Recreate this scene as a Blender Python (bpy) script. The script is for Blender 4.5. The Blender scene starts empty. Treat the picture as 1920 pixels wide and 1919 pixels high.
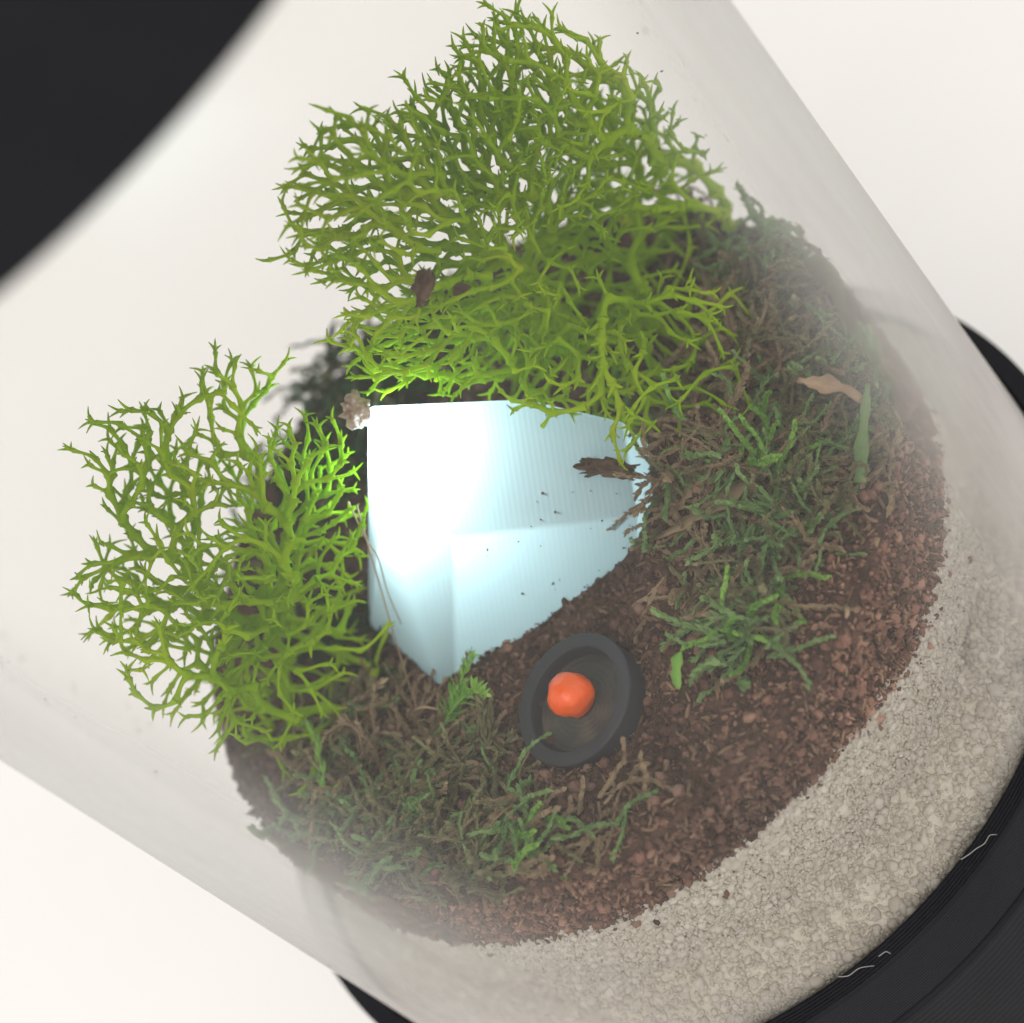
import bpy, bmesh, math, random
import numpy as np
from mathutils import Vector, Matrix
from mathutils.bvhtree import BVHTree

# ------------------------------------------------------------------ camera, world, light
U = 0.01                                   # all lengths below are written in centimetres
sc = bpy.context.scene
C = sc.collection

PITCH, ROLL = 0.711758, -0.80886
cd = bpy.data.cameras.new('camera')
cam = bpy.data.objects.new('camera', cd); C.objects.link(cam)
fw = Vector((0.0015, math.cos(PITCH), -math.sin(PITCH))).normalized()
rt = Vector((1, -0.0015, 0)).normalized(); up = rt.cross(fw)
ix = rt*math.cos(ROLL) + up*math.sin(ROLL)
iy = -rt*math.sin(ROLL) + up*math.cos(ROLL)
m = Matrix((ix, iy, -fw)).transposed().to_4x4()
m.translation = Vector((0.0142, -10.3047, 10.7023))*U
cam.matrix_world = m
cd.sensor_width = 36.0; cd.sensor_fit = 'HORIZONTAL'
cd.lens = 36.0*3973.34/1920.0
cd.clip_start = 0.002; cd.clip_end = 20
cd.dof.use_dof = True; cd.dof.focus_distance = 12.65*U; cd.dof.aperture_fstop = 25.0
sc.camera = cam

w = bpy.data.worlds.new('World'); sc.world = w; w.use_nodes = True
w.node_tree.nodes['Background'].inputs[0].default_value = (1.0, 0.975, 0.95, 1)
w.node_tree.nodes['Background'].inputs[1].default_value = 0.98

def area_lamp(name, loc, target, size, power, col):
    ld = bpy.data.lights.new(name, 'AREA'); ld.shape = 'DISK'; ld.size = size*U
    ld.energy = power; ld.color = col
    o = bpy.data.objects.new(name, ld); C.objects.link(o)
    o.location = Vector(loc)*U
    o.rotation_euler = (Vector(target)-Vector(loc)).to_track_quat('-Z', 'Y').to_euler()
    return o
area_lamp('ceiling_light', (-12, -40, 66), (0, 0, 2), 44, 2.1, (1.0, 0.965, 0.92))

vs = sc.view_settings
vs.view_transform = 'Standard'; vs.look = 'None'; vs.exposure = 0.05; vs.gamma = 1.0; vs.use_curve_mapping = False
cy = sc.cycles
cy.use_denoising = True
cy.max_bounces = 9; cy.diffuse_bounces = 4; cy.glossy_bounces = 3; cy.transmission_bounces = 6
cy.transparent_max_bounces = 18; cy.caustics_reflective = False; cy.caustics_refractive = False
cy.sample_clamp_indirect = 6.0
cy.use_adaptive_sampling = True; cy.adaptive_threshold = 0.015

rnd = random.Random(11)
rng = np.random.default_rng(7)

# ------------------------------------------------------------------ helpers
def tag(o, label=None, cat=None, group=None, kind=None):
    if label: o['label'] = label
    if cat: o['category'] = cat
    if group: o['group'] = group
    if kind: o['kind'] = kind
    return o

def empty(name, loc):
    o = bpy.data.objects.new(name, None); C.objects.link(o)
    o.location = Vector(loc)*U; o.empty_display_size = 0.002
    return o

def link(name, me, mat, parent=None, origin=None):
    if mat: me.materials.append(mat)
    o = bpy.data.objects.new(name, me); C.objects.link(o)
    if parent: o.parent = parent
    return o

def np_mesh(name, V, F, smooth=True, attr=None):
    """V (n,3) in cm, F (m,k) one polygon size"""
    V = np.asarray(V, np.float32)*U; F = np.asarray(F, np.int32)
    me = bpy.data.meshes.new(name)
    me.vertices.add(len(V)); me.vertices.foreach_set('co', V.ravel())
    k = F.shape[1]
    me.loops.add(F.size); me.loops.foreach_set('vertex_index', F.ravel())
    me.polygons.add(len(F))
    me.polygons.foreach_set('loop_start', np.arange(0, F.size, k, dtype=np.int32))
    me.polygons.foreach_set('loop_total', np.full(len(F), k, np.int32))
    me.polygons.foreach_set('use_smooth', np.full(len(F), smooth))
    if attr is not None:
        for an, av in attr.items():
            a = me.attributes.new(an, 'FLOAT', 'POINT')
            a.data.foreach_set('value', np.asarray(av, np.float32))
    me.update(calc_edges=True)
    return me

def rel(V, o):
    return np.asarray(V, float)-np.asarray(o, float)

def lathe(name, prof, seg=160, smooth=False, closed=False):
    n = len(prof); V = []; F = []
    for i in range(seg):
        a = 2*math.pi*i/seg
        for r, z in prof: V.append((r*math.cos(a), r*math.sin(a), z))
    for i in range(seg):
        j = (i+1) % seg
        for k in range(n if closed else n-1):
            k2 = (k+1) % n
            F.append((i*n+k, j*n+k, j*n+k2, i*n+k2))
    return np_mesh(name, V, F, smooth)

# tiny value-noise for shaping geometry
_G = rng.random((32, 32, 32))
def vnoise(P, s=1.0):
    P = np.asarray(P, float)*s
    i = np.floor(P).astype(int); f = P-i; f = f*f*(3-2*f)
    out = 0
    for dx in (0, 1):
        for dy in (0, 1):
            for dz in (0, 1):
                wgt = (f[..., 0] if dx else 1-f[..., 0])*(f[..., 1] if dy else 1-f[..., 1])*(f[..., 2] if dz else 1-f[..., 2])
                out = out+wgt*_G[(i[..., 0]+dx) % 32, (i[..., 1]+dy) % 32, (i[..., 2]+dz) % 32]
    return out*2-1

def ico(sub):
    bm = bmesh.new(); bmesh.ops.create_icosphere(bm, subdivisions=sub, radius=1)
    V = np.array([v.co[:] for v in bm.verts]); F = np.array([[v.index for v in f.verts] for f in bm.faces]); bm.free()
    return V, F
ICO1, ICO2, ICO3, ICO4 = ico(1), ico(2), ico(3), ico(4)

def rot_mats(n):
    q = rng.normal(size=(n, 4)); q /= np.linalg.norm(q, axis=1)[:, None]
    a, b, c, d = q.T
    return np.stack([np.stack([1-2*(c*c+d*d), 2*(b*c-a*d), 2*(b*d+a*c)], -1),
                     np.stack([2*(b*c+a*d), 1-2*(b*b+d*d), 2*(c*d-a*b)], -1),
                     np.stack([2*(b*d-a*c), 2*(c*d+a*b), 1-2*(b*b+c*c)], -1)], 1)

def grains(name, P, S, base=ICO2, rough=0.25, flat=(0.6, 1.0), smooth=True):
    """one mesh of many lumpy grains at P with radius S"""
    n = len(P); bv, bf = base; k = len(bv)
    nv = 12
    forms = []
    for i in range(nv):
        forms.append(bv*(1+rough*vnoise(bv+rng.random(3)*20, 1.6))[:, None])
    forms = np.array(forms)[rng.integers(0, nv, n)]
    sc3 = np.stack([np.ones(n), rng.uniform(flat[0], flat[1], n), rng.uniform(flat[0], flat[1], n)], -1)
    V = forms*sc3[:, None, :]
    V = np.einsum('nij,nkj->nki', rot_mats(n), V)*np.asarray(S)[:, None, None]+np.asarray(P)[:, None, :]
    F = bf[None]+(np.arange(n)*k)[:, None, None]
    val = np.repeat(rng.random(n), k)
    return np_mesh(name, V.reshape(-1, 3), F.reshape(-1, 3), smooth, {'rand': val})

class Tubes:
    """collects swept tubes into one mesh"""
    def __init__(s): s.V = []; s.F = []; s.A = []; s.n = 0
    def tube(s, pts, rad, sides=6, attr=None, cap=True):
        pts = np.asarray(pts, float); n = len(pts)
        t = np.gradient(pts, axis=0); t /= np.linalg.norm(t, axis=1)[:, None]+1e-12
        ref = np.array([0.31, 0.74, 0.59]);
        if abs(t[0]@ref) > 0.9: ref = np.array([0.9, -0.3, 0.2])
        rings = []
        for i in range(n):
            u = np.cross(t[i], ref); u /= np.linalg.norm(u)+1e-12; v = np.cross(t[i], u); ref = np.cross(u, t[i])
            a = np.arange(sides)*2*math.pi/sides
            rings.append(pts[i]+rad[i]*(np.cos(a)[:, None]*u+np.sin(a)[:, None]*v))
        b = s.n
        for i in range(n-1):
            for k in range(sides):
                k2 = (k+1) % sides
                s.F.append((b+i*sides+k, b+i*sides+k2, b+(i+1)*sides+k2, b+(i+1)*sides+k))
        s.V.append(np.concatenate(rings)); s.n += n*sides
        av = np.zeros(n) if attr is None else np.asarray(attr, float)
        s.A.append(np.repeat(av, sides))
    def ribbon(s, pts, wid, side, attr=0.0):
        pts = np.asarray(pts, float); n = len(pts); b = s.n; V = []
        for i in range(n):
            V += [pts[i]-side*wid[i], pts[i]+side*wid[i]]
        for i in range(n-1):
            s.F.append((b+2*i, b+2*i+1, b+2*i+3, b+2*i+2))
        s.V.append(np.array(V)); s.n += 2*n; s.A.append(np.full(2*n, attr))
    def mesh(s, name, origin=(0, 0, 0)):
        return np_mesh(name, rel(np.concatenate(s.V), origin), np.array(s.F), True, {'tip': np.concatenate(s.A)})

# ------------------------------------------------------------------ materials
def mat(name):
    M = bpy.data.materials.new(name); M.use_nodes = True
    nt = M.node_tree; nt.nodes.clear()
    out = nt.nodes.new('ShaderNodeOutputMaterial')
    return M, nt, out
def N(nt, typ, **kw):
    n = nt.nodes.new(typ)
    for k, v in kw.items():
        if k.startswith('i_'):
            n.inputs[k[2:].replace('_', ' ')].default_value = v
        else: setattr(n, k, v)
    return n
def ramp(nt, fac, stops):
    r = N(nt, 'ShaderNodeValToRGB'); e = r.color_ramp.elements
    while len(e) < len(stops): e.new(0.5)
    for el, (p, c) in zip(e, stops): el.position = p; el.color = (*c, 1)
    nt.links.new(fac, r.inputs[0]); return r.outputs[0]
def noise(nt, scale, detail=4, rough=0.6, vec=None):
    n = N(nt, 'ShaderNodeTexNoise'); n.inputs['Scale'].default_value = scale
    n.inputs['Detail'].default_value = detail; n.inputs['Roughness'].default_value = rough
    if vec is None:
        tc = N(nt, 'ShaderNodeTexCoord'); vec = tc.outputs['Object']
    nt.links.new(vec, n.inputs['Vector']); return n
def bump(nt, h, strength, dist):
    b = N(nt, 'ShaderNodeBump'); b.inputs['Strength'].default_value = strength; b.inputs['Distance'].default_value = dist
    nt.links.new(h, b.inputs['Height']); return b.outputs[0]

def simple(name, stops, scale, rough=0.7, bscale=None, bstr=0.4, bdist=0.0003, spec=0.3, translucent=0.0, attr=None, tipcol=None, tiplo=0.5, patch=None):
    M, nt, out = mat(name); L = nt.links.new
    nz = noise(nt, scale)
    fac = nz.outputs['Fac']
    if attr:
        a = N(nt, 'ShaderNodeAttribute', attribute_name=attr)
        mx = N(nt, 'ShaderNodeMath', operation='MULTIPLY_ADD'); L(a.outputs['Fac'], mx.inputs[0]); mx.inputs[1].default_value = 0.7
        m2 = N(nt, 'ShaderNodeMath', operation='MULTIPLY'); L(fac, m2.inputs[0]); m2.inputs[1].default_value = 0.35
        L(m2.outputs[0], mx.inputs[2]); fac = mx.outputs[0]
    col = ramp(nt, fac, stops)
    if patch:
        pn = noise(nt, 55, 4, 0.65)
        pr = ramp(nt, pn.outputs['Fac'], [(0.35, patch), (0.62, (1.15, 1.0, 0.95))])
        pm = N(nt, 'ShaderNodeMix', data_type='RGBA', blend_type='MULTIPLY'); pm.inputs['Factor'].default_value = 1.0
        L(col, pm.inputs['A']); L(pr, pm.inputs['B']); col = pm.outputs['Result']
    if tipcol:
        a = N(nt, 'ShaderNodeAttribute', attribute_name='tip')
        mr = N(nt, 'ShaderNodeMapRange'); mr.inputs['From Min'].default_value = tiplo; L(a.outputs['Fac'], mr.inputs['Value'])
        mc = N(nt, 'ShaderNodeMix', data_type='RGBA'); L(mr.outputs[0], mc.inputs['Factor']); L(col, mc.inputs['A']); mc.inputs['B'].default_value = (*tipcol, 1)
        col = mc.outputs['Result']
    p = N(nt, 'ShaderNodeBsdfPrincipled'); L(col, p.inputs['Base Color']); p.inputs['Roughness'].default_value = rough
    p.inputs['Specular IOR Level'].default_value = spec
    if bscale: L(bump(nt, noise(nt, bscale, 3).outputs['Fac'], bstr, bdist), p.inputs['Normal'])
    if translucent:
        t = N(nt, 'ShaderNodeBsdfTranslucent'); L(col, t.inputs['Color'])
        mx = N(nt, 'ShaderNodeMixShader'); mx.inputs[0].default_value = translucent
        L(p.outputs[0], mx.inputs[1]); L(t.outputs[0], mx.inputs[2]); L(mx.outputs[0], out.inputs[0])
    else: L(p.outputs[0], out.inputs[0])
    return M

M_table = simple('white_table_paint', [(0.3, (0.80, 0.785, 0.765)), (0.7, (0.86, 0.845, 0.825))], 9, 0.6, 600, 0.1, 0.0002)
M_black = simple('black_printed_plastic', [(0.3, (0.006, 0.0065, 0.009)), (0.8, (0.010, 0.010, 0.014))], 200, 0.5, 2500, 0.25, 0.0001, 0.14)
M_soil = simple('dark_peat', [(0.25, (0.035, 0.021, 0.015)), (0.5, (0.09, 0.053, 0.038)), (0.75, (0.18, 0.105, 0.075))], 700, 0.9, 1800, 1.0, 0.0006, 0.1)
M_grain = simple('soil_crumb', [(0.1, (0.050, 0.033, 0.026)), (0.4, (0.135, 0.082, 0.063)), (0.75, (0.26, 0.155, 0.118)), (0.98, (0.46, 0.33, 0.25))], 500, 0.9, 2500, 0.8, 0.0004, 0.1, attr='rand', patch=(0.42, 0.44, 0.46))
M_shred = simple('peat_fibre', [(0.1, (0.05, 0.032, 0.024)), (0.5, (0.15, 0.10, 0.07)), (0.95, (0.34, 0.25, 0.17))], 500, 0.9, spec=0.1, attr='rand', patch=(0.5, 0.5, 0.5))
M_sand = simple('pale_sand_body', [(0.3, (0.54, 0.49, 0.41)), (0.7, (0.66, 0.61, 0.53))], 500, 0.8, 1500, 0.8, 0.0004, 0.2)
M_sandg = simple('pale_sand_grain', [(0.05, (0.62, 0.57, 0.49)), (0.5, (0.72, 0.67, 0.59)), (0.95, (0.84, 0.80, 0.73))], 500, 0.65, 3000, 0.3, 0.0002, 0.3, attr='rand', translucent=0.4)
M_rein = simple('green_reindeer_moss', [(0.3, (0.27, 0.47, 0.004)), (0.5, (0.42, 0.62, 0.006)), (0.72, (0.58, 0.70, 0.014))], 130, 0.8, 1800, 0.35, 0.0002, 0.12, translucent=0.5, tipcol=(0.07, 0.06, 0.02), tiplo=0.86)
M_tan = simple('dried_tan_moss', [(0.3, (0.22, 0.155, 0.095)), (0.7, (0.46, 0.35, 0.22))], 300, 0.85, translucent=0.25, spec=0.15)
M_olive = simple('olive_moss', [(0.3, (0.13, 0.125, 0.06)), (0.7, (0.32, 0.30, 0.16))], 300, 0.8, translucent=0.25, spec=0.2)
M_green = simple('green_moss', [(0.3, (0.16, 0.28, 0.10)), (0.7, (0.32, 0.46, 0.18))], 300, 0.7, translucent=0.3, spec=0.25)
M_bright = simple('fresh_green_moss', [(0.3, (0.20, 0.46, 0.07)), (0.7, (0.40, 0.64, 0.14))], 300, 0.6, translucent=0.3, spec=0.3)
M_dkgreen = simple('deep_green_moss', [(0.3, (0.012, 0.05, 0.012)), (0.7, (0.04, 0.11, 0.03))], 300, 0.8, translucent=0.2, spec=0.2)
M_orange = simple('orange_paint', [(0.3, (0.88, 0.105, 0.010)), (0.7, (0.95, 0.14, 0.016))], 400, 0.3, 1400, 0.5, 0.0002, 0.5)
M_bark = simple('brown_bark', [(0.3, (0.05, 0.032, 0.02)), (0.7, (0.17, 0.11, 0.07))], 700, 0.9, 2500, 0.8, 0.0004, 0.1)
M_straw = simple('tan_straw', [(0.3, (0.28, 0.18, 0.11)), (0.7, (0.46, 0.32, 0.21))], 500, 0.8, 2500, 0.5, 0.0002, 0.15)
M_pebble = simple('pinkish_tan_stone', [(0.3, (0.30, 0.20, 0.15)), (0.5, (0.5, 0.36, 0.29)), (0.75, (0.66, 0.52, 0.45))], 1600, 0.45, 3000, 0.6, 0.0003, 0.5)
M_lint = simple('white_lint', [(0.3, (0.22, 0.22, 0.22)), (0.7, (0.36, 0.36, 0.35))], 300, 0.7)
M_speck = simple('dark_dust', [(0.3, (0.06, 0.045, 0.04)), (0.7, (0.14, 0.11, 0.1))], 300, 0.9)
M_dish = simple('matte_charcoal_plastic', [(0.3, (0.030, 0.031, 0.038)), (0.8, (0.046, 0.046, 0.053))], 150, 0.6, 1200, 0.15, 0.0001, 0.3)
M_ash = simple('dusty_black_plastic', [(0.35, (0.025, 0.024, 0.026)), (0.55, (0.06, 0.054, 0.048)), (0.75, (0.16, 0.13, 0.10))], 280, 0.55, 2000, 0.4, 0.0002, 0.4)

def glass_material(name, lo, hi, amount, film0, gloss):
    M, nt, out = mat(name); L = nt.links.new
    lw = N(nt, 'ShaderNodeLayerWeight'); lw.inputs['Blend'].default_value = 0.5
    tr = N(nt, 'ShaderNodeBsdfTransparent'); tr.inputs[0].default_value = (0.985, 0.985, 0.98, 1)
    gl = N(nt, 'ShaderNodeBsdfGlossy'); gl.inputs['Roughness'].default_value = 0.22
    p5 = N(nt, 'ShaderNodeMath', operation='POWER'); L(lw.outputs['Facing'], p5.inputs[0]); p5.inputs[1].default_value = 5.0
    fr = N(nt, 'ShaderNodeMath', operation='MULTIPLY_ADD'); L(p5.outputs[0], fr.inputs[0]); fr.inputs[1].default_value = gloss; fr.inputs[2].default_value = 0.015
    m1 = N(nt, 'ShaderNodeMixShader'); L(fr.outputs[0], m1.inputs[0]); L(tr.outputs[0], m1.inputs[1]); L(gl.outputs[0], m1.inputs[2])
    # patchy dust and breath film; whiter edge haze painted in for grazing reflections
    df = N(nt, 'ShaderNodeBsdfDiffuse'); df.inputs[0].default_value = (0.82, 0.80, 0.79, 1)
    tl = N(nt, 'ShaderNodeBsdfTranslucent'); tl.inputs[0].default_value = (0.82, 0.80, 0.79, 1)
    fm = N(nt, 'ShaderNodeMixShader'); fm.inputs[0].default_value = 0.5; L(df.outputs[0], fm.inputs[1]); L(tl.outputs[0], fm.inputs[2])
    pw = N(nt, 'ShaderNodeMapRange', interpolation_type='SMOOTHSTEP'); L(lw.outputs['Facing'], pw.inputs['Value'])
    pw.inputs['From Min'].default_value = lo; pw.inputs['From Max'].default_value = hi
    tc = N(nt, 'ShaderNodeTexCoord'); mp = N(nt, 'ShaderNodeMapping'); mp.inputs['Scale'].default_value = (1, 1, 0.3); L(tc.outputs['Object'], mp.inputs[0])
    nz = noise(nt, 110, 4, 0.62, mp.outputs[0])
    mr = N(nt, 'ShaderNodeMapRange'); mr.inputs['From Min'].default_value = 0.3; mr.inputs['From Max'].default_value = 0.7
    mr.inputs['To Min'].default_value = 0.7; mr.inputs['To Max'].default_value = 1.25; L(nz.outputs['Fac'], mr.inputs['Value'])
    a = N(nt, 'ShaderNodeMath', operation='MULTIPLY_ADD'); L(pw.outputs[0], a.inputs[0]); a.inputs[1].default_value = amount; a.inputs[2].default_value = film0
    b = N(nt, 'ShaderNodeMath', operation='MULTIPLY', use_clamp=True); L(a.outputs[0], b.inputs[0]); L(mr.outputs[0], b.inputs[1])
    m2 = N(nt, 'ShaderNodeMixShader'); L(b.outputs[0], m2.inputs[0]); L(m1.outputs[0], m2.inputs[1]); L(fm.outputs[0], m2.inputs[2])
    L(m2.outputs[0], out.inputs[0])
    return M
M_glass = glass_material('hazy_clear_plastic', 0.41, 0.84, 0.88, 0.028, 0.5)
M_glass_in = glass_material('clear_plastic_inside', 0.48, 0.98, 0.03, 0.003, 0.08)

AX = np.array([0.79, -0.40, -0.47]); AX /= np.linalg.norm(AX)      # print direction of the crystal
def crystal_material():
    M, nt, out = mat('translucent_white_plastic'); L = nt.links.new
    tc = N(nt, 'ShaderNodeTexCoord')
    dt = N(nt, 'ShaderNodeVectorMath', operation='DOT_PRODUCT'); dt.inputs[1].default_value = tuple(AX); L(tc.outputs['Object'], dt.inputs[0])
    ml = N(nt, 'ShaderNodeMath', operation='MULTIPLY'); ml.inputs[1].default_value = 2*math.pi/0.00034; L(dt.outputs['Value'], ml.inputs[0])
    sn = N(nt, 'ShaderNodeMath', operation='SINE'); L(ml.outputs[0], sn.inputs[0])
    nz = noise(nt, 900, 3)
    ad = N(nt, 'ShaderNodeMath', operation='MULTIPLY_ADD'); L(nz.outputs['Fac'], ad.inputs[0]); ad.inputs[1].default_value = 1.2; L(sn.outputs[0], ad.inputs[2])
    bp = bump(nt, ad.outputs[0], 0.25, 0.000007)
    col = ramp(nt, noise(nt, 120, 3).outputs['Fac'], [(0.3, (0.51, 0.60, 0.625)), (0.7, (0.57, 0.655, 0.68))])
    df = N(nt, 'ShaderNodeBsdfDiffuse'); df.inputs[0].default_value = (0.40, 0.50, 0.53, 1); L(bp, df.inputs['Normal'])
    tl = N(nt, 'ShaderNodeBsdfTranslucent'); L(col, tl.inputs[0]); L(bp, tl.inputs['Normal'])
    mx = N(nt, 'ShaderNodeMixShader'); mx.inputs[0].default_value = 0.70; L(df.outputs[0], mx.inputs[1]); L(tl.outputs[0], mx.inputs[2])
    gl = N(nt, 'ShaderNodeBsdfGlossy'); gl.inputs['Roughness'].default_value = 0.3; L(bp, gl.inputs['Normal'])
    m2 = N(nt, 'ShaderNodeMixShader'); m2.inputs[0].default_value = 0.04; L(mx.outputs[0], m2.inputs[1]); L(gl.outputs[0], m2.inputs[2])
    L(m2.outputs[0], out.inputs[0])
    return M
M_crystal = crystal_material()

# ------------------------------------------------------------------ table, base, tube, lid
TZ = -3.6
bm = bmesh.new(); bmesh.ops.create_grid(bm, x_segments=1, y_segments=1, size=90*U)
me = bpy.data.meshes.new('table'); bm.to_mesh(me); bm.free()
o = link('table', me, M_table); o.location = (0, 0, TZ*U)
tag(o, 'plain white table top under the terrarium', 'table', kind='structure')

base = empty('terrarium_base', (0, 0, TZ))
tag(base, 'round black printed base with a ribbed collar holding the clear tube', 'base')
def shift(prof): return [(r, z-TZ) for r, z in prof]
def ribbed(r, z0, z1, pitch, depth):
    n = int(abs(z1-z0)/pitch); out = []
    for i in range(n):
        za = z0+(z1-z0)*i/n; zb = z0+(z1-z0)*(i+1)/n
        out += [(r-depth, za+(zb-za)*0.05), (r, za+(zb-za)*0.35), (r, za+(zb-za)*0.75)]
    return out
# collar: inner wall, rim with fine print lines, ridge, ribbed outer wall, seam
rim = [(3.012, -0.5), (3.012, -0.02), (3.03, 0.0)]
for i in range(5):
    r0 = 3.035+i*0.022
    rim += [(r0, 0.0), (r0+0.014, 0.004), (r0+0.018, -0.002)]
rim += [(3.150, 0.004), (3.160, 0.002), (3.167, -0.010)]
rim += ribbed(3.170, -0.022, -0.50, 0.024, 0.004)+[(3.155, -0.515), (3.10, -0.52)]
link('collar', lathe('collar', shift(rim), 220, True), M_black, base)
low = [(3.10, -0.60), (3.155, -0.595), (3.172, -0.575)][::-1]
low = [(3.05, -0.50), (3.06, -0.545), (3.165, -0.548), (3.176, -0.56)]+ribbed(3.178, -0.57, -3.5, 0.05, 0.003)+[(3.15, TZ+0.004), (0.0, TZ+0.004)]
link('body', lathe('body', shift(low), 200, True), M_black, base)
fl = [(0.0, -0.22), (3.0, -0.22)]
link('inner_floor', lathe('inner_floor', shift(fl), 96, False), M_black, base)

tube = lathe('clear_tube', [(2.63, 0.22), (2.62, 0.225), (2.62, 0.24), (2.62, 7.24), (2.62, 7.25), (3.0, 7.25), (3.0, 7.24), (3.0, -0.17), (3.0, -0.18), (2.985, -0.18), (2.985, -0.17), (2.985, 0.21), (2.985, 0.22), (2.975, 0.22)], 220, True, closed=True)
for p in tube.polygons:
    p.use_smooth = abs(p.normal.z) < 0.5
o = link('clear_tube', tube, M_glass); tube.materials.append(M_glass_in)
for p in tube.polygons:
    p.material_index = 1 if math.hypot(p.center.x, p.center.y) < 2.8*U else 0
tag(o, 'clear round plastic tube with hazy walls around the moss garden', 'tube')

lid = empty('lid', (0, 0, 6.98)); tag(lid, 'black round lid closing the top of the clear tube', 'lid')
lp = [(3.015, 0.0), (3.06, -0.01), (3.10, 0.02)]+[(r, z) for r, z in ribbed(3.105, 0.05, 1.5, 0.05, 0.004)]+[(3.09, 1.55), (3.02, 1.6), (0, 1.6)]
link('cap', lathe('cap', lp, 160, True), M_black, lid)
link('underside', lathe('underside', [(3.014, 0.3), (0, 0.3)], 96, False), M_black, lid)

# ------------------------------------------------------------------ sand and soil
def soil_z(x, y):
    P = np.stack([np.asarray(x, float), np.asarray(y, float), np.zeros_like(np.asarray(x, float))], -1)
    h = 1.60+0.07*np.asarray(y)+0.07*vnoise(P+5, 1.3)+0.03*vnoise(P+9, 4.0)
    def hill(cx, cy, r): return np.exp(-((P[..., 0]-cx)**2+(P[..., 1]-cy)**2)/(r*r))
    return h+0.40*hill(1.07, -0.76, 0.30)+0.10*hill(0.45, -1.0, 0.22)-0.10*hill(-1.08, -0.35, 0.35)-0.04*hill(-0.5, -0.75, 0.25)-0.16*hill(-0.52, -1.37, 0.30)
def sand_top(a):
    return 0.86+0.10*np.sin(a*1.0+4.2)*0.6+0.05*np.sin(3*a+1)+0.03*np.sin(7*a)
RI = 2.60
# sand body: a lumpy drum
na, nz_ = 360, 40
A = np.linspace(0, 2*math.pi, na, endpoint=False)
def sand_r(a, z):
    P = np.stack([np.cos(a)*3, np.sin(a)*3, z*1.4], -1)
    gap = np.clip((vnoise(P+3, 1.3)+0.3*vnoise(P+7, 4)-0.10-np.clip(z, 0, 1)*0.9)*5, 0, 1)*np.clip((0.30-z)/0.10, 0, 1)
    t = np.clip((0.24-z)/0.30, 0, 1); t = t*t*(3-2*t)
    gap = gap*np.clip((0.75-np.abs(np.mod(a+math.pi/2+math.pi, 2*math.pi)-math.pi))*4, 0, 1)
    return 2.555+0.41*t-0.30*gap
V = []; F = []
for j in range(nz_):
    for i in range(na):
        zt = sand_top(A[i])+0.02
        z = -0.24+(zt+0.24)*j/(nz_-1)
        r = float(sand_r(A[i:i+1], np.array([z]))[0])-0.026
        V.append((r*math.cos(A[i]), r*math.sin(A[i]), z))
for j in range(nz_-1):
    for i in range(na):
        i2 = (i+1) % na; F.append((j*na+i, j*na+i2, (j+1)*na+i2, (j+1)*na+i))
o = link('sand', np_mesh('sand', V, F), M_sand)
tag(o, 'pale beige sand layer at the bottom of the tube', 'sand', kind='structure')
n = 12000
a = rng.uniform(-math.pi*1.06, 0.06*math.pi, n)
z = rng.uniform(-0.2, 1.0, n)
k = z < sand_top(a)+0.03*rng.normal(size=n); a, z = a[k], z[k]
s = rng.choice([0.020, 0.027, 0.036, 0.046], len(a), p=[.46, .34, .16, .04])*rng.uniform(.85, 1.15, len(a))
r = sand_r(a, z)-0.012-s*rng.uniform(0.35, 0.85, len(a))
P = np.stack([r*np.cos(a), r*np.sin(a), z], -1)
tag(link('sand_grains', grains('sand_grains', P, s, ICO2, 0.42, (0.6, 1.0)), M_sandg),
    'rounded pale beige grains pressed against the tube wall', 'sand', kind='stuff')

n = 26000
a = rng.uniform(-math.pi*1.06, 0.06*math.pi, n); z = rng.uniform(-0.2, 1.0, n)
k = z < sand_top(a)+0.03*rng.normal(size=n); a, z = a[k], z[k]; s = rng.uniform(0.009, 0.017, len(a))
r = sand_r(a, z)-0.008-s*rng.uniform(0.2, 1.0, len(a))
tag(link('fine_sand', grains('fine_sand', np.stack([r*np.cos(a), r*np.sin(a), z], -1), s, ICO1, 0.4, (0.6, 1.0)), M_sandg),
    'fine pale grit filling the gaps between larger sand grains', 'sand', kind='stuff')

# soil body: heightfield + side wall
nr = 60
V = []; F = []
rs = np.linspace(0.02, 2.53, nr)
for j in range(nr):
    x = rs[j]*np.cos(A); y = rs[j]*np.sin(A)
    V.append(np.stack([x, y, soil_z(x, y)], -1))
ns = 16
for j in range(1, ns):
    t = j/(ns-1)
    ztop = soil_z(2.53*np.cos(A), 2.53*np.sin(A)); zb = sand_top(A)-0.02
    zz = ztop+(zb-ztop)*t
    rr = 2.535+0.025*vnoise(np.stack([np.cos(A)*3, np.sin(A)*3, zz], -1), 4)
    V.append(np.stack([rr*np.cos(A), rr*np.sin(A), zz], -1))
V = np.concatenate(V); nn = nr+ns-1
idx = np.arange(na); i2 = (idx+1) % na
for j in range(nn-1):
    F.append(np.stack([j*na+idx, (j+1)*na+idx, (j+1)*na+i2, j*na+i2], -1))
me = np_mesh('soil', V, np.concatenate(F))
o = link('soil', me, M_soil)
tag(o, 'dark brown crumbly soil bed above the pale sand', 'soil', kind='structure')

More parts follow.
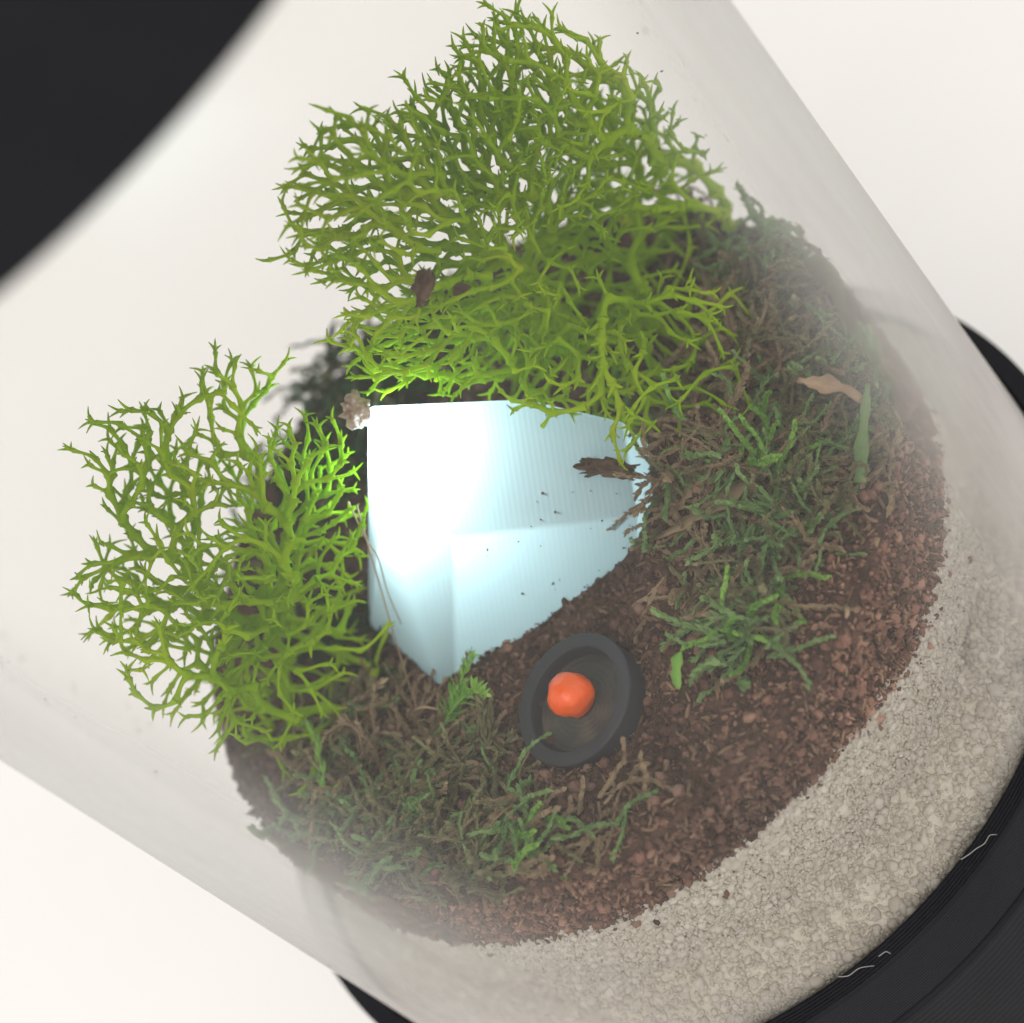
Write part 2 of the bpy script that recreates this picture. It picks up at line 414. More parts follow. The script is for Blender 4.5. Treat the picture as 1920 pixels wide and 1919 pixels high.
# crumbs on top and on the side wall
n = 17000
rr = np.sqrt(rng.random(n))*2.5; a = rng.uniform(0, 2*math.pi, n)
x, y = rr*np.cos(a), rr*np.sin(a)
s = rng.choice([0.011, 0.018, 0.028, 0.05], n, p=[.45, .35, .16, .04])
Pt = np.stack([x, y, soil_z(x, y)+s*0.25], -1)
n = 11000
a = rng.uniform(-math.pi*1.08, 0.08*math.pi, n)
zt = soil_z(2.53*np.cos(a), 2.53*np.sin(a)); zb = sand_top(a)-0.02
z = zb+(zt-zb)*rng.random(n)
s2 = rng.choice([0.010, 0.017, 0.027, 0.045], n, p=[.42, .37, .17, .04])
r = np.minimum(2.555-rng.uniform(0, 0.02, n), RI-s2*0.75)
z = np.where(rng.random(n) < 0.02, zb-rng.exponential(0.06, n), z)
Ps = np.stack([r*np.cos(a), r*np.sin(a), z], -1)
P = np.concatenate([Pt, Ps]); S = np.concatenate([s, s2])
tag(link('soil_crumbs', grains('soil_crumbs', P, S, ICO1, 0.35, (0.5, 1.0)), M_grain),
    'reddish brown crumbs of soil over the bed and against the tube wall', 'soil', kind='stuff')
# short shreds of peat fibre mixed into the soil
n = 5200
a = rng.uniform(-math.pi*1.1, 0.1*math.pi, n); side = rng.random(n) < 0.45
rr = np.where(side, 2.56-rng.uniform(0, .02, n), np.sqrt(rng.random(n))*2.5)
x, y = rr*np.cos(a), rr*np.sin(a); zt = soil_z(x, y); zb = sand_top(a)
z = np.where(side, zb+(zt-zb)*rng.random(n), zt+0.015)
tag(link('peat_shreds', grains('peat_shreds', np.stack([x, y, z], -1), rng.uniform(.025, .065, n), ICO1, .35, (.12, .3)), M_shred),
    'short brown fibre shreds mixed through the soil crumbs', 'soil', kind='stuff')

# ------------------------------------------------------------------ glowing crystal
def crystal():
    cv = dict(A=(-0.11, 0.20, 3.07), Cc=(-0.507, -0.185, 2.746), E=(-0.33, -0.46, 2.40), Ff=(0.55, -0.84, 1.76),
              B2=(0.911, -0.474, 2.071), B=(0.589, -0.155, 2.503), D0=(-1.33, 0.65, 1.32), G0=(-1.27, -0.42, 1.20),
              F0=(0.08, -0.82, 1.16), B0=(0.98, -0.42, 1.2), K0=(0.35, 0.95, 1.2))
    fs = [('A', 'Cc', 'E', 'Ff', 'B2', 'B'), ('Cc', 'D0', 'G0', 'E'), ('E', 'G0', 'F0', 'Ff'), ('Ff', 'F0', 'B0', 'B2'),
          ('A', 'B', 'K0'), ('B', 'B2', 'B0', 'K0'), ('A', 'K0', 'D0'), ('A', 'D0', 'Cc'), ('D0', 'K0', 'B0', 'F0', 'G0')]
    root = empty('glowing_crystal', (-0.1, 0, 1.25))
    tag(root, 'faceted white plastic crystal lit from inside, half sunk in the soil', 'crystal lamp')
    bm = bmesh.new(); vv = {k: bm.verts.new(Vector(v)) for k, v in cv.items()}
    for f in fs: bm.faces.new([vv[k] for k in f])
    bmesh.ops.recalc_face_normals(bm, faces=bm.faces[:])
    bvh = BVHTree.FromBMesh(bm)
    es = [e for e in bm.edges if len(e.link_faces) == 2 and e.calc_face_angle(0) > 0.03]
    bmesh.ops.bevel(bm, geom=es, offset=0.022, segments=3, profile=0.5, affect='EDGES', clamp_overlap=True)
    for v in bm.verts: v.co = (v.co-Vector((-0.1, 0, 1.25)))*U
    for f in bm.faces: f.smooth = True
    me = bpy.data.meshes.new('shell'); bm.to_mesh(me); bm.free()
    link('shell', me, M_crystal, root)
    ld = bpy.data.lights.new('led', 'POINT'); ld.energy = 0.0115; ld.shadow_soft_size = 0.07*U; ld.color = (0.74, 0.965, 1.0)
    lo = bpy.data.objects.new('led', ld); C.objects.link(lo); lo.parent = root
    lo.location = (Vector((-0.21, 0.16, 2.72))-Vector((-0.1, 0, 1.25)))*U
    return bvh
CRY = crystal()
def in_crystal(p):
    loc, nor, i, d = CRY.find_nearest(Vector(p))
    if loc is None: return False
    return (Vector(p)-loc).dot(nor) < 0.02 and d < 1.2 or d < 0.03
def hits_crystal(p, q):
    v = Vector(q)-Vector(p)
    return CRY.ray_cast(Vector(p), v.normalized(), v.length+0.03)[0] is not None

# ------------------------------------------------------------------ dish with orange bead
dz = 1.62
dc = np.array([-0.52, -1.37, dz-0.05])
dish = empty('black_dish', dc); tag(dish, 'small black round dish with a raised rim sunk in the soil', 'dish')
prof = [(0.395, -0.25), (0.415, -0.02), (0.422, 0.035), (0.422, 0.048), (0.417, 0.056), (0.408, 0.058), (0.345, 0.054), (0.335, 0.052), (0.330, 0.044), (0.328, 0.0), (0.318, -0.045)]
link('rim', lathe('rim', prof, 96, True), M_dish, dish)
fp = [(0.32, -0.04)]
for i in range(9):
    r0 = 0.315-i*0.034; fp += [(r0, -0.040), (r0-0.012, -0.032), (r0-0.02, -0.036)]
fp += [(0.0, -0.04)]
link('floor', lathe('floor', fp, 72, True), M_ash, dish)
link('post', lathe('post', [(0.075, -0.04), (0.07, 0.03), (0.0, 0.032)], 32, True), M_black, dish)
dish.rotation_euler = (0.04, -0.17, 0.0)
bv, bf = ICO3
W = bv*np.array([1.0, 1.0, 0.92])
W = np.sign(W)*np.abs(W)**0.84; W *= 0.97; W *= (1+0.14*vnoise(bv+4, 1.5)+0.05*vnoise(bv+8, 4))[:, None]
bead = link('orange_bead', np_mesh('orange_bead', W*0.142, bf), M_orange)
bead.location = Vector(dc+np.array([0.0, -0.02, 0.12]))*U; bead.rotation_euler = (0.4, 0.5, 0.3)
tag(bead, 'bright orange painted bead sitting in the black dish', 'bead')

# ------------------------------------------------------------------ reindeer moss
def grow(blobs, roots, seed, spacing, maxn, centre, Lr=(0.11, 0.175)):
    R = random.Random(seed)
    bc = np.array([b[:3] for b in blobs]); br = np.array([b[3] for b in blobs])
    def inside(p):
        if math.hypot(p[0], p[1]) > 2.56: return False
        if p[2] < float(soil_z(np.array(p[0]), np.array(p[1])))+0.02: return False
        q = (bc-p)*np.array([1, 1.65, 1]); f = 1+0.28*vnoise(p[None]+seed, 2.4)[0]+0.16*vnoise(p[None]+seed, 6.0)[0]
        return bool((np.linalg.norm(q, axis=1) < br*f).any())
    nodes = np.zeros((maxn+50, 3)); nn = 0
    segs = []                       # (i_parent, i_child, depth, dir0, dir1, sprig)
    tips = []
    def rv():
        v = np.array([R.gauss(0, 1) for _ in range(3)]); return v/np.linalg.norm(v)
    queue = []; depth = {}
    for si, (x, y, z) in enumerate(roots):
        nodes[nn] = (x, y, z); d = np.array([R.gauss(0, .4), R.gauss(0, .4), 1.0]); d /= np.linalg.norm(d)
        queue.append((nn, d, 0, si)); nn += 1
    finals = []
    while queue and nn < maxn:
        qi = R.randrange(min(len(queue), 40)); i, d, dep, sp = queue.pop(qi)
        p = nodes[i]; nk = 2 if R.random() < 0.66 else 3
        ax = np.cross(d, rv()); ax /= np.linalg.norm(ax)+1e-9
        made = 0; outw = p-centre; outw /= np.linalg.norm(outw)+1e-9
        for c in range(nk):
            for tr in range(7):
                th = math.radians(R.gauss(44, 13)); ph = 2*math.pi*c/nk+R.gauss(0, .5)
                b2 = np.cross(d, ax)
                e = d*math.cos(th)+(ax*math.cos(ph)+b2*math.sin(ph))*math.sin(th)
                e = e+0.22*outw+0.25*rv()*(tr > 2); e /= np.linalg.norm(e)
                open_ = 1.0+0.55*min(1, max(0, (2.5-p[2])/0.5)); L = R.uniform(*Lr)*(1.25 if dep < 2 else 1.0)*open_
                q = p+e*L
                if q[0]*q[0]+q[1]*q[1] > 6.55 or q[2] < 1.5: continue
                dd = ((nodes[:nn]-q)**2).sum(1); dd[i] = 9
                if dd.min() < (spacing*open_)**2: continue
                if not (inside(q) or (dep < 2 and q[2] > 1.6) or (dep > 3 and R.random() < 0.006)): continue
                if in_crystal(q) or hits_crystal(p, q): continue
                nodes[nn] = q; segs.append((i, nn, dep, d, e, sp)); queue.append((nn, e, dep+1, sp)); nn += 1; made += 1
                break
            if nn >= maxn: break
        if made == 0: finals.append((i, d, dep, sp))
        elif made == 1 and R.random() < 0.7: finals.append((i, d, dep, sp))
    finals += queue
    return nodes[:nn], segs, finals

def moss(name, label, cat, group, blobs, roots, seed, spacing, maxn, centre, r0=0.036, Lr=(0.11, 0.175)):
    nodes, segs, finals = grow(blobs, roots, seed, spacing, maxn, np.array(centre), Lr)
    R = random.Random(seed+1)
    org = np.array([roots[0][0], roots[0][1], 1.62])
    root = empty(name, org); tag(root, label, cat, group)
    # node radius from number of descendants
    desc = np.ones(len(nodes)); nch = np.zeros(len(nodes), int)
    for i, j, *_ in reversed(segs): desc[i] += desc[j]; nch[i] += 1
    rad = np.clip(0.0108*desc**0.245, 0.0108, r0)
    T = {}
    for i, j, dep, d0, d1, sp in segs:
        t = T.setdefault(sp, Tubes())
        p, q = nodes[i], nodes[j]; L = np.linalg.norm(q-p)
        m0 = d0*0.5+d1*0.5; k1 = p+m0*L*0.38; k2 = q-d1*L*0.3+np.array([R.gauss(0, 1) for _ in range(3)])*L*0.05
        u = np.linspace(0, 1, 6)[:, None]
        pts = (1-u)**3*p+3*u*(1-u)**2*k1+3*u*u*(1-u)*k2+u**3*q
        ra, rb = min(rad[i], rad[j]*1.35), rad[j]
        prof = np.array([1.75, 1.12, 0.84, 0.82, 1.05, 1.65])
        rr = (ra+(rb-ra)*u[:, 0])*prof
        t.tube(pts, rr, 6)
    for i, d, dep, sp in finals:
        t = T.setdefault(sp, Tubes()); p = nodes[i]
        n = R.choice([2, 3, 3, 3, 4]); ax = np.cross(d, [R.gauss(0, 1), R.gauss(0, 1), R.gauss(0, 1)]); ax /= np.linalg.norm(ax)+1e-9; b2 = np.cross(d, ax)
        ph0 = R.random()*6.28
        for c in range(n):
            th = math.radians(R.uniform(22, 58)); ph = ph0+2*math.pi*c/n+R.gauss(0, .35)
            e = d*math.cos(th)+(ax*math.cos(ph)+b2*math.sin(ph))*math.sin(th)
            L = R.uniform(0.05, 0.12)
            k = p+d*L*0.35; q = p+e*L
            if math.hypot(q[0], q[1]) > 2.6 or in_crystal(q): continue
            u = np.linspace(0, 1, 5)[:, None]; pts = (1-u)**2*p+2*u*(1-u)*k+u*u*q
            brown = R.random() < 0.4
            t.tube(pts, np.array([1.25, .95, .8, .6, .18])*rad[i], 5, attr=u[:, 0]*(1.0 if brown else 0.8))
    for sp in sorted(T):
        link('branch', T[sp].mesh('branch', org), M_rein, root)
    print(name, len(nodes), 'nodes', len(finals))
    return root

m1 = [(1.62, .5, 3.52, .74), (.83, .3, 3.93, .58), (2.03, .6, 2.63, .77), (.44, .1, 3.41, .38), (.94, .1, 2.63, .51), (1.39, -.25, 2.02, .55),
      (2.38, .5, 2.05, .45), (1.94, .5, 3.85, .27), (2.38, .45, 2.95, .45), (2.42, .4, 2.55, .42), (.62, .25, 4.0, .42), (1.45, .6, 2.2, .7), (1.01, -.72, 2.12, .32), (1.36, -.65, 1.92, .4), (1.08, -.3, 2.25, .45), (.8, -.28, 2.52, .36), (.68, .08, 2.98, .46), (.3, .3, 3.2, .3), (1.18, .4, 3.92, .42), (2.2, .45, 3.2, .45), (1.05, .3, 3.35, .4)]
moss('reindeer_moss', 'large dense mound of bright green reindeer moss towering behind the glowing crystal', 'moss', 'reindeer moss clumps',
     m1, [(1.7, .6, 1.66), (1.3, .75, 1.68), (2.0, .3, 1.63), (1.9, .95, 1.66), (1.35, -.2, 1.62), (1.6, .1, 1.62), (1.0, 1.0, 1.69), (1.15, .35, 1.65)], 5, 0.103, 3200, (1.5, .45, 2.5))
m2 = [(-.73, .2, 3.07, .38), (-1.19, .5, 3.57, .48), (-1.8, .3, 3.28, .54), (-1.47, .1, 2.73, .64), (-.86, .1, 2.71, .32), (-2.04, 0, 2.88, .35), (-1.8, -.1, 2.27, .42),
      (-.64, .6, 3.59, .29), (-.34, .5, 3.51, .19), (-1.6, .3, 2.1, .5), (-.98, .4, 3.35, .34), (-1.0, .2, 2.9, .35)]
moss('reindeer_moss', 'smaller open clump of green reindeer moss leaning away from the glowing crystal', 'moss', 'reindeer moss clumps',
     m2, [(-1.6, .35, 1.63), (-1.9, .05, 1.6), (-1.45, .75, 1.66), (-2.1, .45, 1.63), (-1.55, -.1, 1.6)], 23, 0.106, 1900, (-1.5, .25, 2.4))

# ------------------------------------------------------------------ sheet moss
def strand(T, p0, d, L, nleaf, ll, curl, R, stem_r=0.011, leaf_w=0.011, Tl=None):
    Tl = Tl or T
    d = d/np.linalg.norm(d); side0 = np.cross(d, [R.gauss(0, 1), R.gauss(0, 1), R.gauss(0, 1)]); side0 /= np.linalg.norm(side0)+1e-9
    bend = np.array([R.gauss(0, 1), R.gauss(0, 1), R.gauss(0, .5)-0.3])*0.8
    n = 9; pts = [np.array(p0, float)]
    for i in range(n-1):
        d = d+bend/n+np.array([R.gauss(0, 1) for _ in range(3)])*0.17; d /= np.linalg.norm(d)
        q = pts[-1]+d*L/(n-1)
        rr = math.hypot(q[0], q[1])
        if rr > 2.56: q[:2] *= 2.56/rr
        gz = float(soil_z(q[0], q[1]))
        if q[2] < gz+0.01: q[2] = gz+0.01+R.random()*0.02
        pts.append(q)
    pts = np.array(pts)
    T.tube(pts, np.linspace(1, .45, n)*stem_r, 4)
    tg = np.gradient(pts, axis=0); tg /= np.linalg.norm(tg, axis=1)[:, None]
    for k in range(nleaf):
        u = (k+R.random())/nleaf*(n-1.001); i = int(u); f = u-i
        b = pts[i]*(1-f)+pts[i+1]*f; t = tg[i]
        s = np.cross(t, [R.gauss(0, 1), R.gauss(0, 1), R.gauss(0, 1)]); s /= np.linalg.norm(s)+1e-9
        l = ll*R.uniform(.6, 1.25)*(1-0.45*u/(n-1))
        e = t*R.uniform(.25, .8)+s; e /= np.linalg.norm(e); w_ = np.cross(e, t); w_ /= np.linalg.norm(w_)+1e-9
        cv = t*curl*R.uniform(.3, 1.3)
        lp = [b]; dd = e.copy()
        for j in range(3):
            dd = dd+cv*0.6; dd /= np.linalg.norm(dd); q = lp[-1]+dd*l/3
            rr = math.hypot(q[0], q[1])
            if rr > 2.585: q[:2] *= 2.585/rr
            lp.append(q)
        Tl.ribbon(lp, np.array([.7, 1, .75, .08])*leaf_w*R.uniform(.7, 1.2), w_)

# carpet patches: centre x, y, radius, strands, colour key, lift
R = random.Random(3)
patches = [(-1.6, -.25, .35, 26, 'tan', .10), (-1.98, .07, .35, 20, 'olive', .08), (-2.11, .6, .35, 18, 'olive', .05), (-2.0, -.4, .3, 16, 'olive', .12), (-2.2, -.4, .3, 16, 'green', .15),
           (-1.77, -1.07, .38, 26, 'olive', .10), (-2.0, -1.0, .35, 18, 'green', .12), (-1.38, -1.75, .35, 22, 'green', .18), (-1.49, -1.14, .35, 20, 'olive', .08), (-1.07, -1.15, .3, 16, 'olive', .06),
           (-1.25, -.75, .3, 18, 'tan', .05), (-1.7, -1.5, .3, 18, 'olive', .12), (-1.1, -1.75, .25, 12, 'tan', .08),
           (.75, -1.06, .25, 16, 'tan', .08), (1.0, -1.1, .3, 16, 'tan', .12), (1.45, -1.18, .32, 22, 'green', .25), (1.05, -1.52, .3, 22, 'green', .2), (.62, -1.85, .28, 20, 'olive', .2),
           (.42, -2.0, .22, 14, 'green', .22), (2.1, -.65, .35, 34, 'olive', .3), (2.0, -.25, .35, 34, 'tan', .35), (2.3, .05, .3, 30, 'green', .3), (2.2, -.35, .35, 26, 'olive', .35), (1.95, -1.35, .3, 18, 'olive', .12),
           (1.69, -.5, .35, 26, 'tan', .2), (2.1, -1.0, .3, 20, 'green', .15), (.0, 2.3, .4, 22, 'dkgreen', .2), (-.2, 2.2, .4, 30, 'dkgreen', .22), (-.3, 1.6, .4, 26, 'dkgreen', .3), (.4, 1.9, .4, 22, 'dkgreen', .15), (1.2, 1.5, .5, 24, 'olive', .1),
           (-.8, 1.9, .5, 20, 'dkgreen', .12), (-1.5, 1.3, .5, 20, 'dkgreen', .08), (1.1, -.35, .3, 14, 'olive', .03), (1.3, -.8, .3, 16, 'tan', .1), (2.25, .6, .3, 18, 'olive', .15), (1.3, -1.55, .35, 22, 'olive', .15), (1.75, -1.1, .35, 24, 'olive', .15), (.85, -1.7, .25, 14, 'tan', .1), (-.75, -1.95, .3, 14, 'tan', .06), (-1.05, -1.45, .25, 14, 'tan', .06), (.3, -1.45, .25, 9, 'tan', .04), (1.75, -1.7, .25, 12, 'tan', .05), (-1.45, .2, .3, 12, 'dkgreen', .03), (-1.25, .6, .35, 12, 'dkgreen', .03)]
MM = {'tan': M_tan, 'olive': M_olive, 'green': M_green, 'dkgreen': M_dkgreen, 'bright': M_bright}
CT = {k: Tubes() for k in MM}
for (x, y, r, n, key, lift) in patches:
    for i in range(int(n*2.1)):
        a = R.random()*6.283; q = r*math.sqrt(R.random()); px, py = x+q*math.cos(a), y+q*math.sin(a)
        h = math.hypot(px, py)
        if h > 2.5: px *= 2.5/h; py *= 2.5/h
        z = float(soil_z(px, py))
        if in_crystal((px, py, z+0.05)) or math.hypot(px+0.52, py+1.37) < 0.66: continue
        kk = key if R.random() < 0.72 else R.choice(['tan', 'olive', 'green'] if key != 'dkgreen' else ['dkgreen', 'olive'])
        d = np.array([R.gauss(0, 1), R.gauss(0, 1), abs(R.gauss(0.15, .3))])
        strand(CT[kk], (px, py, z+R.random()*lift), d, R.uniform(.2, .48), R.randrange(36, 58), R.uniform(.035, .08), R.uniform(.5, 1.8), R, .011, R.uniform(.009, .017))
names = {'tan': ('dried_moss_carpet', 'tan dried strands of sheet moss spread over the soil'), 'olive': ('olive_moss_carpet', 'olive brown sheet moss spread over the soil'),
         'green': ('green_moss_carpet', 'soft green sheet moss in patches over the soil'), 'dkgreen': ('deep_green_moss_carpet', 'deep green moss on the soil behind the crystal')}
for k, (nm, lb) in names.items():
    tag(link(nm, CT[k].mesh(nm), MM[k]), lb, 'moss', kind='stuff')

def sprig(label, p, d, L, nleaf, ll, curl, material, seed, stem_r=.013, leaf_w=.013, nst=1, spread=.25, stem_mat=None):
    R = random.Random(seed)
    root = empty('moss_sprig', p); tag(root, label, 'moss sprig', 'moss sprigs on the soil')
    S, Lf = Tubes(), Tubes()
    for i in range(nst):
        dd = np.array(d, float)+np.array([R.gauss(0, 1) for _ in range(3)])*spread*(i > 0)
        sp_ = np.array(p, float)
        if i > 1 and nst > 4:
            sp_[:2] += [R.gauss(0, .13), R.gauss(0, .13)]; sp_[2] = float(soil_z(sp_[0], sp_[1]))+R.random()*.14
        strand(S, sp_, dd, L*R.uniform(.8, 1.1), nleaf, ll, curl, R, stem_r, leaf_w, Lf)
    link('stem', S.mesh('stem', p), stem_mat or material, root)
    fo = link('foliage', Lf.mesh('foliage', p), material, root); fo['kind'] = 'stuff'
    return root
sprig('vivid green moss sprig leaning on the foot of the glowing crystal', (-1.2, -.72, 1.63), (.7, .25, .35), .5, 60, .12, .3, M_bright, 1, nst=2, spread=.15)
sprig('thick fresh green moss tuft between the tan leaf strips and the tube wall', (1.25, -1.2, 1.72), (.5, -.2, .6), .40, 150, .055, 1.8, M_bright, 2, .016, .013, 16, .8, M_green)
sprig('bright green moss tuft with a yellow tip low against the tube wall', (.55, -1.95, 1.62), (-.2, -.15, .5), .38, 150, .055, 1.7, M_bright, 3, .016, .013, 12, .7, M_green)
sprig('yellow green moss tuft below the dish, pressed against the tube wall', (-1.35, -1.85, 1.62), (.1, -.2, .5), .32, 130, .055, 1.6, M_bright, 4, .016, .013, 8, .8, M_green)
sprig('pale green curled moss strand lying among brown moss', (-2.1, -.45, 1.72), (.8, .05, .12), .6, 90, .10, 1.2, M_bright, 5, .012, .010, 1)
sprig('tan dried moss strand with curled leaves beside the small reindeer moss clump', (-1.75, -.15, 1.72), (.6, .45, .2), .5, 60, .11, .9, M_tan, 6, .014, .012, 3, .4)
sprig('tan dried moss strand with a forked stem lying on dark soil', (-1.75, -.45, 1.7), (.9, .1, .1), .5, 50, .10, .8, M_tan, 7, .016, .012, 3, .4)
sprig('long olive moss stem crossing the brown moss towards the dish', (-1.85, -.9, 1.66), (.75, .05, .15), .75, 60, .06, .8, M_olive, 8, .022, .010, 1)
sprig('greyish curled moss strands beside the black dish', (-1.12, -1.12, 1.62), (.35, .35, .2), .4, 50, .10, 1.0, M_olive, 9, .014, .012, 3, .4)

# flakes: thick bent leaf blades
def flake(name, label, cat, group, pts, wid, material, th=0.008, up_=(0, 0, 1)):
    pts = np.asarray(pts, float); n = len(pts); org = pts[0]
    # resample smoothly
    u = np.linspace(0, n-1, 13); P = np.stack([np.interp(u, np.arange(n), pts[:, k]) for k in range(3)], -1)
    P[1:-1] = (P[:-2]+P[1:-1]*2+P[2:])/4
    Wd = np.interp(u, np.arange(n), wid)
    t = np.gradient(P, axis=0); t /= np.linalg.norm(t, axis=1)[:, None]
    V = []; F = []
    Wv = np.array(up_, float)
    for i in range(13):
        s = np.cross(t[i], Wv); s /= np.linalg.norm(s)+1e-9; nn = np.cross(s, t[i])
        w_ = Wd[i]*(1+0.6*vnoise((P[i]*22)[None], 1)[0])
        cup = nn*0.25*w_
        for (a_, b_) in ((-1, 1), (0, 0), (1, 1)):
            V.append(P[i]+s*a_*w_+cup*b_+nn*th)
        for (a_, b_) in ((1, 1), (0, 0), (-1, 1)):
            V.append(P[i]+s*a_*w_*.97+cup*b_-nn*th)
    for i in range(12):
        for k in range(6):
            k2 = (k+1) % 6; F.append((i*6+k, i*6+k2, (i+1)*6+k2, (i+1)*6+k))
    F.append((0, 5, 4, 1)); F.append((1, 4, 3, 2)); e = 72
    F.append((e, e+1, e+4, e+5)); F.append((e+1, e+2, e+3, e+4))
    o = link(name, np_mesh(name, rel(V, org), F), material); o.location = Vector(org)*U
    tag(o, label, cat, group); return o
sprig('broad green moss tuft trailing down between two brighter tufts', (1.05, -1.55, 1.62), (.1, -.1, .5), .40, 150, .055, 1.8, M_green, 12, .016, .013, 14, .9)
flake('dry_leaf', 'long tan dry leaf strip on dark soil right beside the glowing crystal', 'leaf', 'dry leaf strips', [(1.15, -1.0, 1.80), (1.02, -.98, 1.76), (.9, -.95, 1.74), (.78, -.95, 1.70), (.66, -.92, 1.66)], [.03, .10, .06, .08, .012], M_tan, .004)
flake('dry_leaf', 'tan dry leaf strip with a thin stalk pointing at the crystal', 'leaf', 'dry leaf strips', [(1.12, -1.3, 1.74), (.98, -1.26, 1.71), (.85, -1.2, 1.72), (.62, -1.05, 1.67), (.45, -.93, 1.66)], [.02, .07, .05, .03, .007], M_tan, .004)
flake('green_leaf', 'single small green leaf lying on soil near the dish', 'leaf', None, [(-.05, -1.88, 1.56), (.0, -1.85, 1.62), (.06, -1.82, 1.66), (.12, -1.8, 1.68)], [.008, .05, .045, .004], M_bright, .003)
flake('bark_chip', 'orange tan bark chip among green moss near the tube wall', 'bark', None, [(1.78, -1.15, 1.88), (1.86, -1.3, 1.83), (1.92, -1.42, 1.80), (1.93, -1.52, 1.74)], [.012, .05, .04, .02], M_straw, .014)
flake('grass_blade', 'soft green grass blade standing along the tube wall', 'leaf', None, [(1.55, -1.85, 1.62), (1.75, -1.72, 1.72), (2.02, -1.5, 1.78)], [.04, .05, .015], M_green)
flake('wood_splinter', 'small tan splinter stuck in the soil behind the tube wall', 'splinter', None, [(1.26, -2.15, 1.43), (1.38, -2.10, 1.46)], [.02, .015], M_straw, .012)

def fibre(name, label, cat, group, pts, r, material):
    pts = np.asarray(pts, float); n = len(pts); u = np.linspace(0, n-1, 6*n)
    P = np.stack([np.interp(u, np.arange(n), pts[:, k]) for k in range(3)], -1)
    for _ in range(5): P[1:-1] = (P[:-2]+2*P[1:-1]+P[2:])/4
    T = Tubes(); T.tube(P, np.full(len(P), r)*np.linspace(1.1, .7, len(P)), 5)
    o = link(name, T.mesh(name, pts[0]), material); o.location = Vector(pts[0])*U
    tag(o, label, cat, group)
fibre('rootlet', 'long pale rootlet lying along the tube wall below the moss', 'root', 'rootlets', [(-2.33, -.98, 1.13), (-2.15, -1.36, 1.18), (-1.95, -1.63, 1.25), (-1.72, -1.87, 1.36)], .014, M_straw)
fibre('rootlet', 'thin tan rootlet between crumbly soil and green tuft', 'root', 'rootlets', [(.95, -2.33, 1.5), (.8, -2.38, 1.35), (.65, -2.44, 1.2)], .014, M_straw)
fibre('rootlet', 'fine wavy pale root thread hanging beside the crystal edge', 'root', 'rootlets', [(-.62, .1, 2.75), (-.72, .05, 2.5), (-.75, .0, 2.35), (-.88, .02, 2.1), (-.98, -.02, 1.85)], .006, M_straw)
fibre('rootlet', 'straight pale root thread running down the crystal side to the soil', 'root', 'rootlets', [(-.6, .05, 2.72), (-.8, -.0, 2.35), (-1.08, -.1, 1.85), (-1.25, -.3, 1.62)], .006, M_straw)
fibre('rootlet', 'short hooked root thread on bare soil beside the vivid green sprig', 'root', 'rootlets', [(-1.0, -.98, 1.6), (-.97, -.9, 1.66), (-.93, -.84, 1.65)], .007, M_straw)
fibre('rootlet', 'thin twig crossing the dark soil at the lower crystal corner', 'root', 'rootlets', [(-1.35, -.4, 1.62), (-1.24, -.52, 1.68), (-1.18, -.62, 1.66)], .010, M_straw)
# lint on the collar
def ring(r, deg, z): return (r*math.cos(math.radians(deg)), r*math.sin(math.radians(deg)), z)
fibre('lint_thread', 'curly white lint thread lying across the black collar rim', 'lint', 'lint threads on the collar', [ring(3.04, -83, .012), ring(3.07, -82, .02), ring(3.08, -81, .012), ring(3.12, -80.2, .03), ring(3.10, -79, .014), ring(3.14, -78.6, .012)], .0032, M_lint)
fibre('lint_thread', 'wavy white lint thread on the black collar rim near the sand gap', 'lint', 'lint threads on the collar', [ring(3.03, -102, .012), ring(3.07, -101, .015), ring(3.07, -99.5, .02), ring(3.1, -98.5, .012), ring(3.12, -98, .012)], .0032, M_lint)
fibre('lint_thread', 'tiny bent white lint thread beside a longer one on the collar', 'lint', 'lint threads on the collar', [ring(3.09, -97, .012), ring(3.10, -96, .02), ring(3.13, -95.8, .012)], .0032, M_lint)

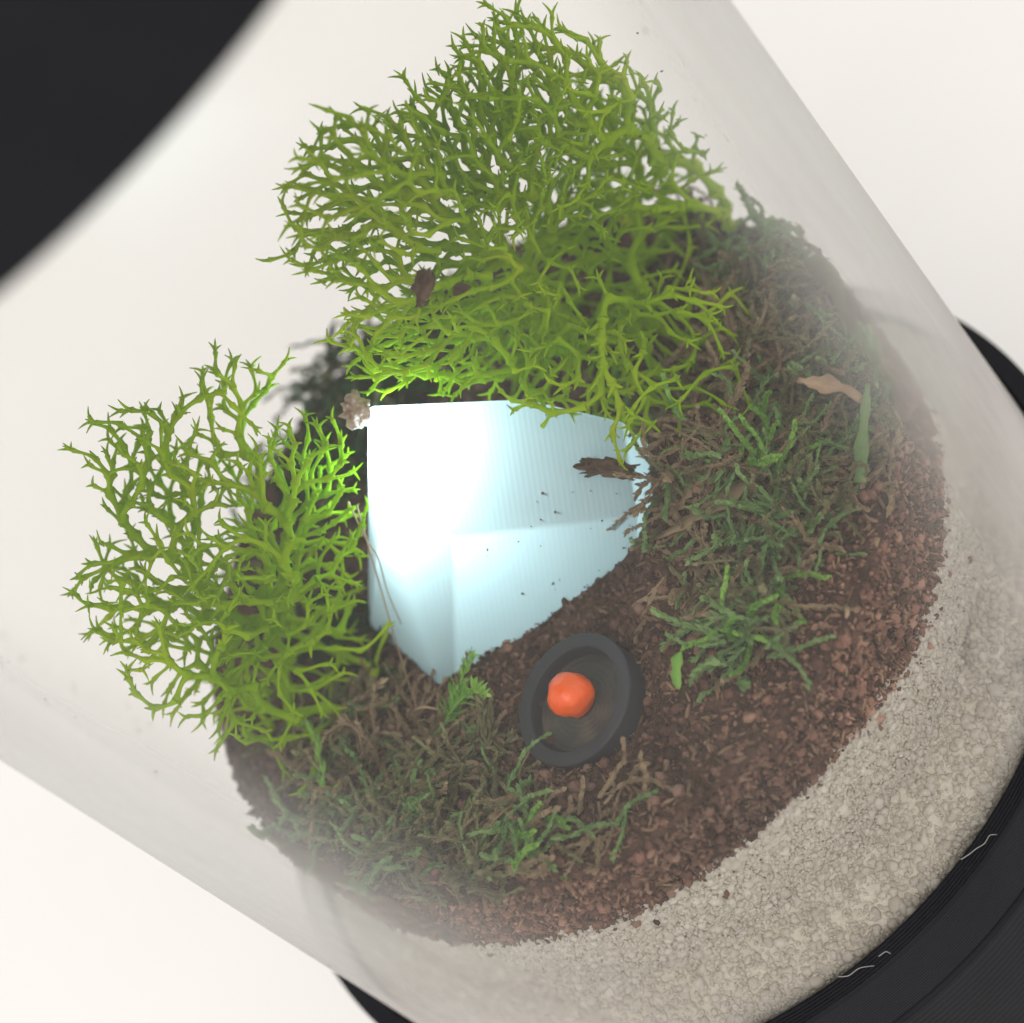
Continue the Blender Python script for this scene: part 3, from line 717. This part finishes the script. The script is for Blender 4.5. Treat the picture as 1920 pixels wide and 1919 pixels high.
# ------------------------------------------------------------------ pebble, bark bits, specks
def lump(name, label, cat, p, r, sq, material, seed, fr=2.2, amp=.35, base_=ICO4, block=1.0):
    bv, bf = base_
    W = np.sign(bv)*np.abs(bv)**block
    W = W*(1+amp*vnoise(bv+seed, fr)+amp*.6*np.abs(vnoise(bv+seed*2, fr*2.2)))[:, None]*np.array(sq)
    o = link(name, np_mesh(name, W*r, bf), material); o.location = Vector(p)*U; o.rotation_euler = (seed, seed*.7, seed*.3)
    tag(o, label, cat); return o
lump('pebble', 'wrinkled pinkish tan pebble perched on the top corner of the crystal', 'pebble', (-.18, .16, 3.13), .085, (1, .85, .9), M_pebble, 3, 3.2, .5)
bb = lump('bark_bit', 'dark ragged bark bit lying on the crystal face', 'bark', (.625, -.66, 2.06), .085, (1.5, .5, .45), M_bark, 5, 4.2, .75, block=.65)
bb.rotation_euler = Vector((.17, -.114, -.168)).to_track_quat('X', 'Z').to_euler()
lump('bark_bit', 'small brown bark bit caught in the large reindeer moss mound', 'bark', (.62, -.28, 3.72), .085, (.6, .9, 1.2), M_bark, 8, 3.0, .5)
# dust specks inside the tube wall and on the crystal
Ps = []; 
def specks(px, rad, n, spread):
    out = []
    for i in range(n):
        a_, z_ = px; out.append((2.605*math.cos(math.radians(a_+rng.normal()*spread*12)), 2.605*math.sin(math.radians(a_+rng.normal()*spread*12)), z_+rng.normal()*spread))
    return out
for i in range(46):
    a_ = math.radians(rng.uniform(180, 235)); z_ = rng.uniform(3.2, 5.0); Ps.append((2.612*math.cos(a_), 2.612*math.sin(a_), z_))
for i in range(40):
    a_ = math.radians(rng.uniform(195, 210)); z_ = rng.uniform(.2, 1.4); Ps.append((2.99*math.cos(a_), 2.99*math.sin(a_), z_))
for i in range(40):
    a_ = math.radians(rng.uniform(-60, 10)); z_ = rng.uniform(1.5, 4.5); Ps.append((2.612*math.cos(a_), 2.612*math.sin(a_), z_))
S = rng.choice([.006, .009, .014], len(Ps), p=[.6, .3, .1])
tag(link('dust_specks', grains('dust_specks', np.array(Ps), S, ICO1, .4, (.3, .8)), M_speck), 'tiny dark dust specks clinging to the tube wall', 'dust', kind='stuff')
cs = []
tri = [Vector((-.34, -.45, 2.39)), Vector((.6, -.8, 1.76)), Vector((.52, .36, 2.14)), Vector((-.1, -.2, 2.5))]
for i in range(60):
    p0 = Vector((rng.uniform(-.3, .75), -1.6, rng.uniform(1.7, 2.7)));
    loc = CRY.ray_cast(p0+Vector((0, -3, 3)), Vector((0, .76, -.65)))[0]
    if loc is not None and rng.random() < .6: cs.append(loc[:])
if cs:
    tag(link('crystal_specks', grains('crystal_specks', np.array(cs), rng.choice([.006, .009, .013], len(cs), p=[.6, .3, .1]), ICO1, .4, (.4, .8)), M_speck),
        'tiny dark specks of soil on the crystal faces', 'dust', kind='stuff')
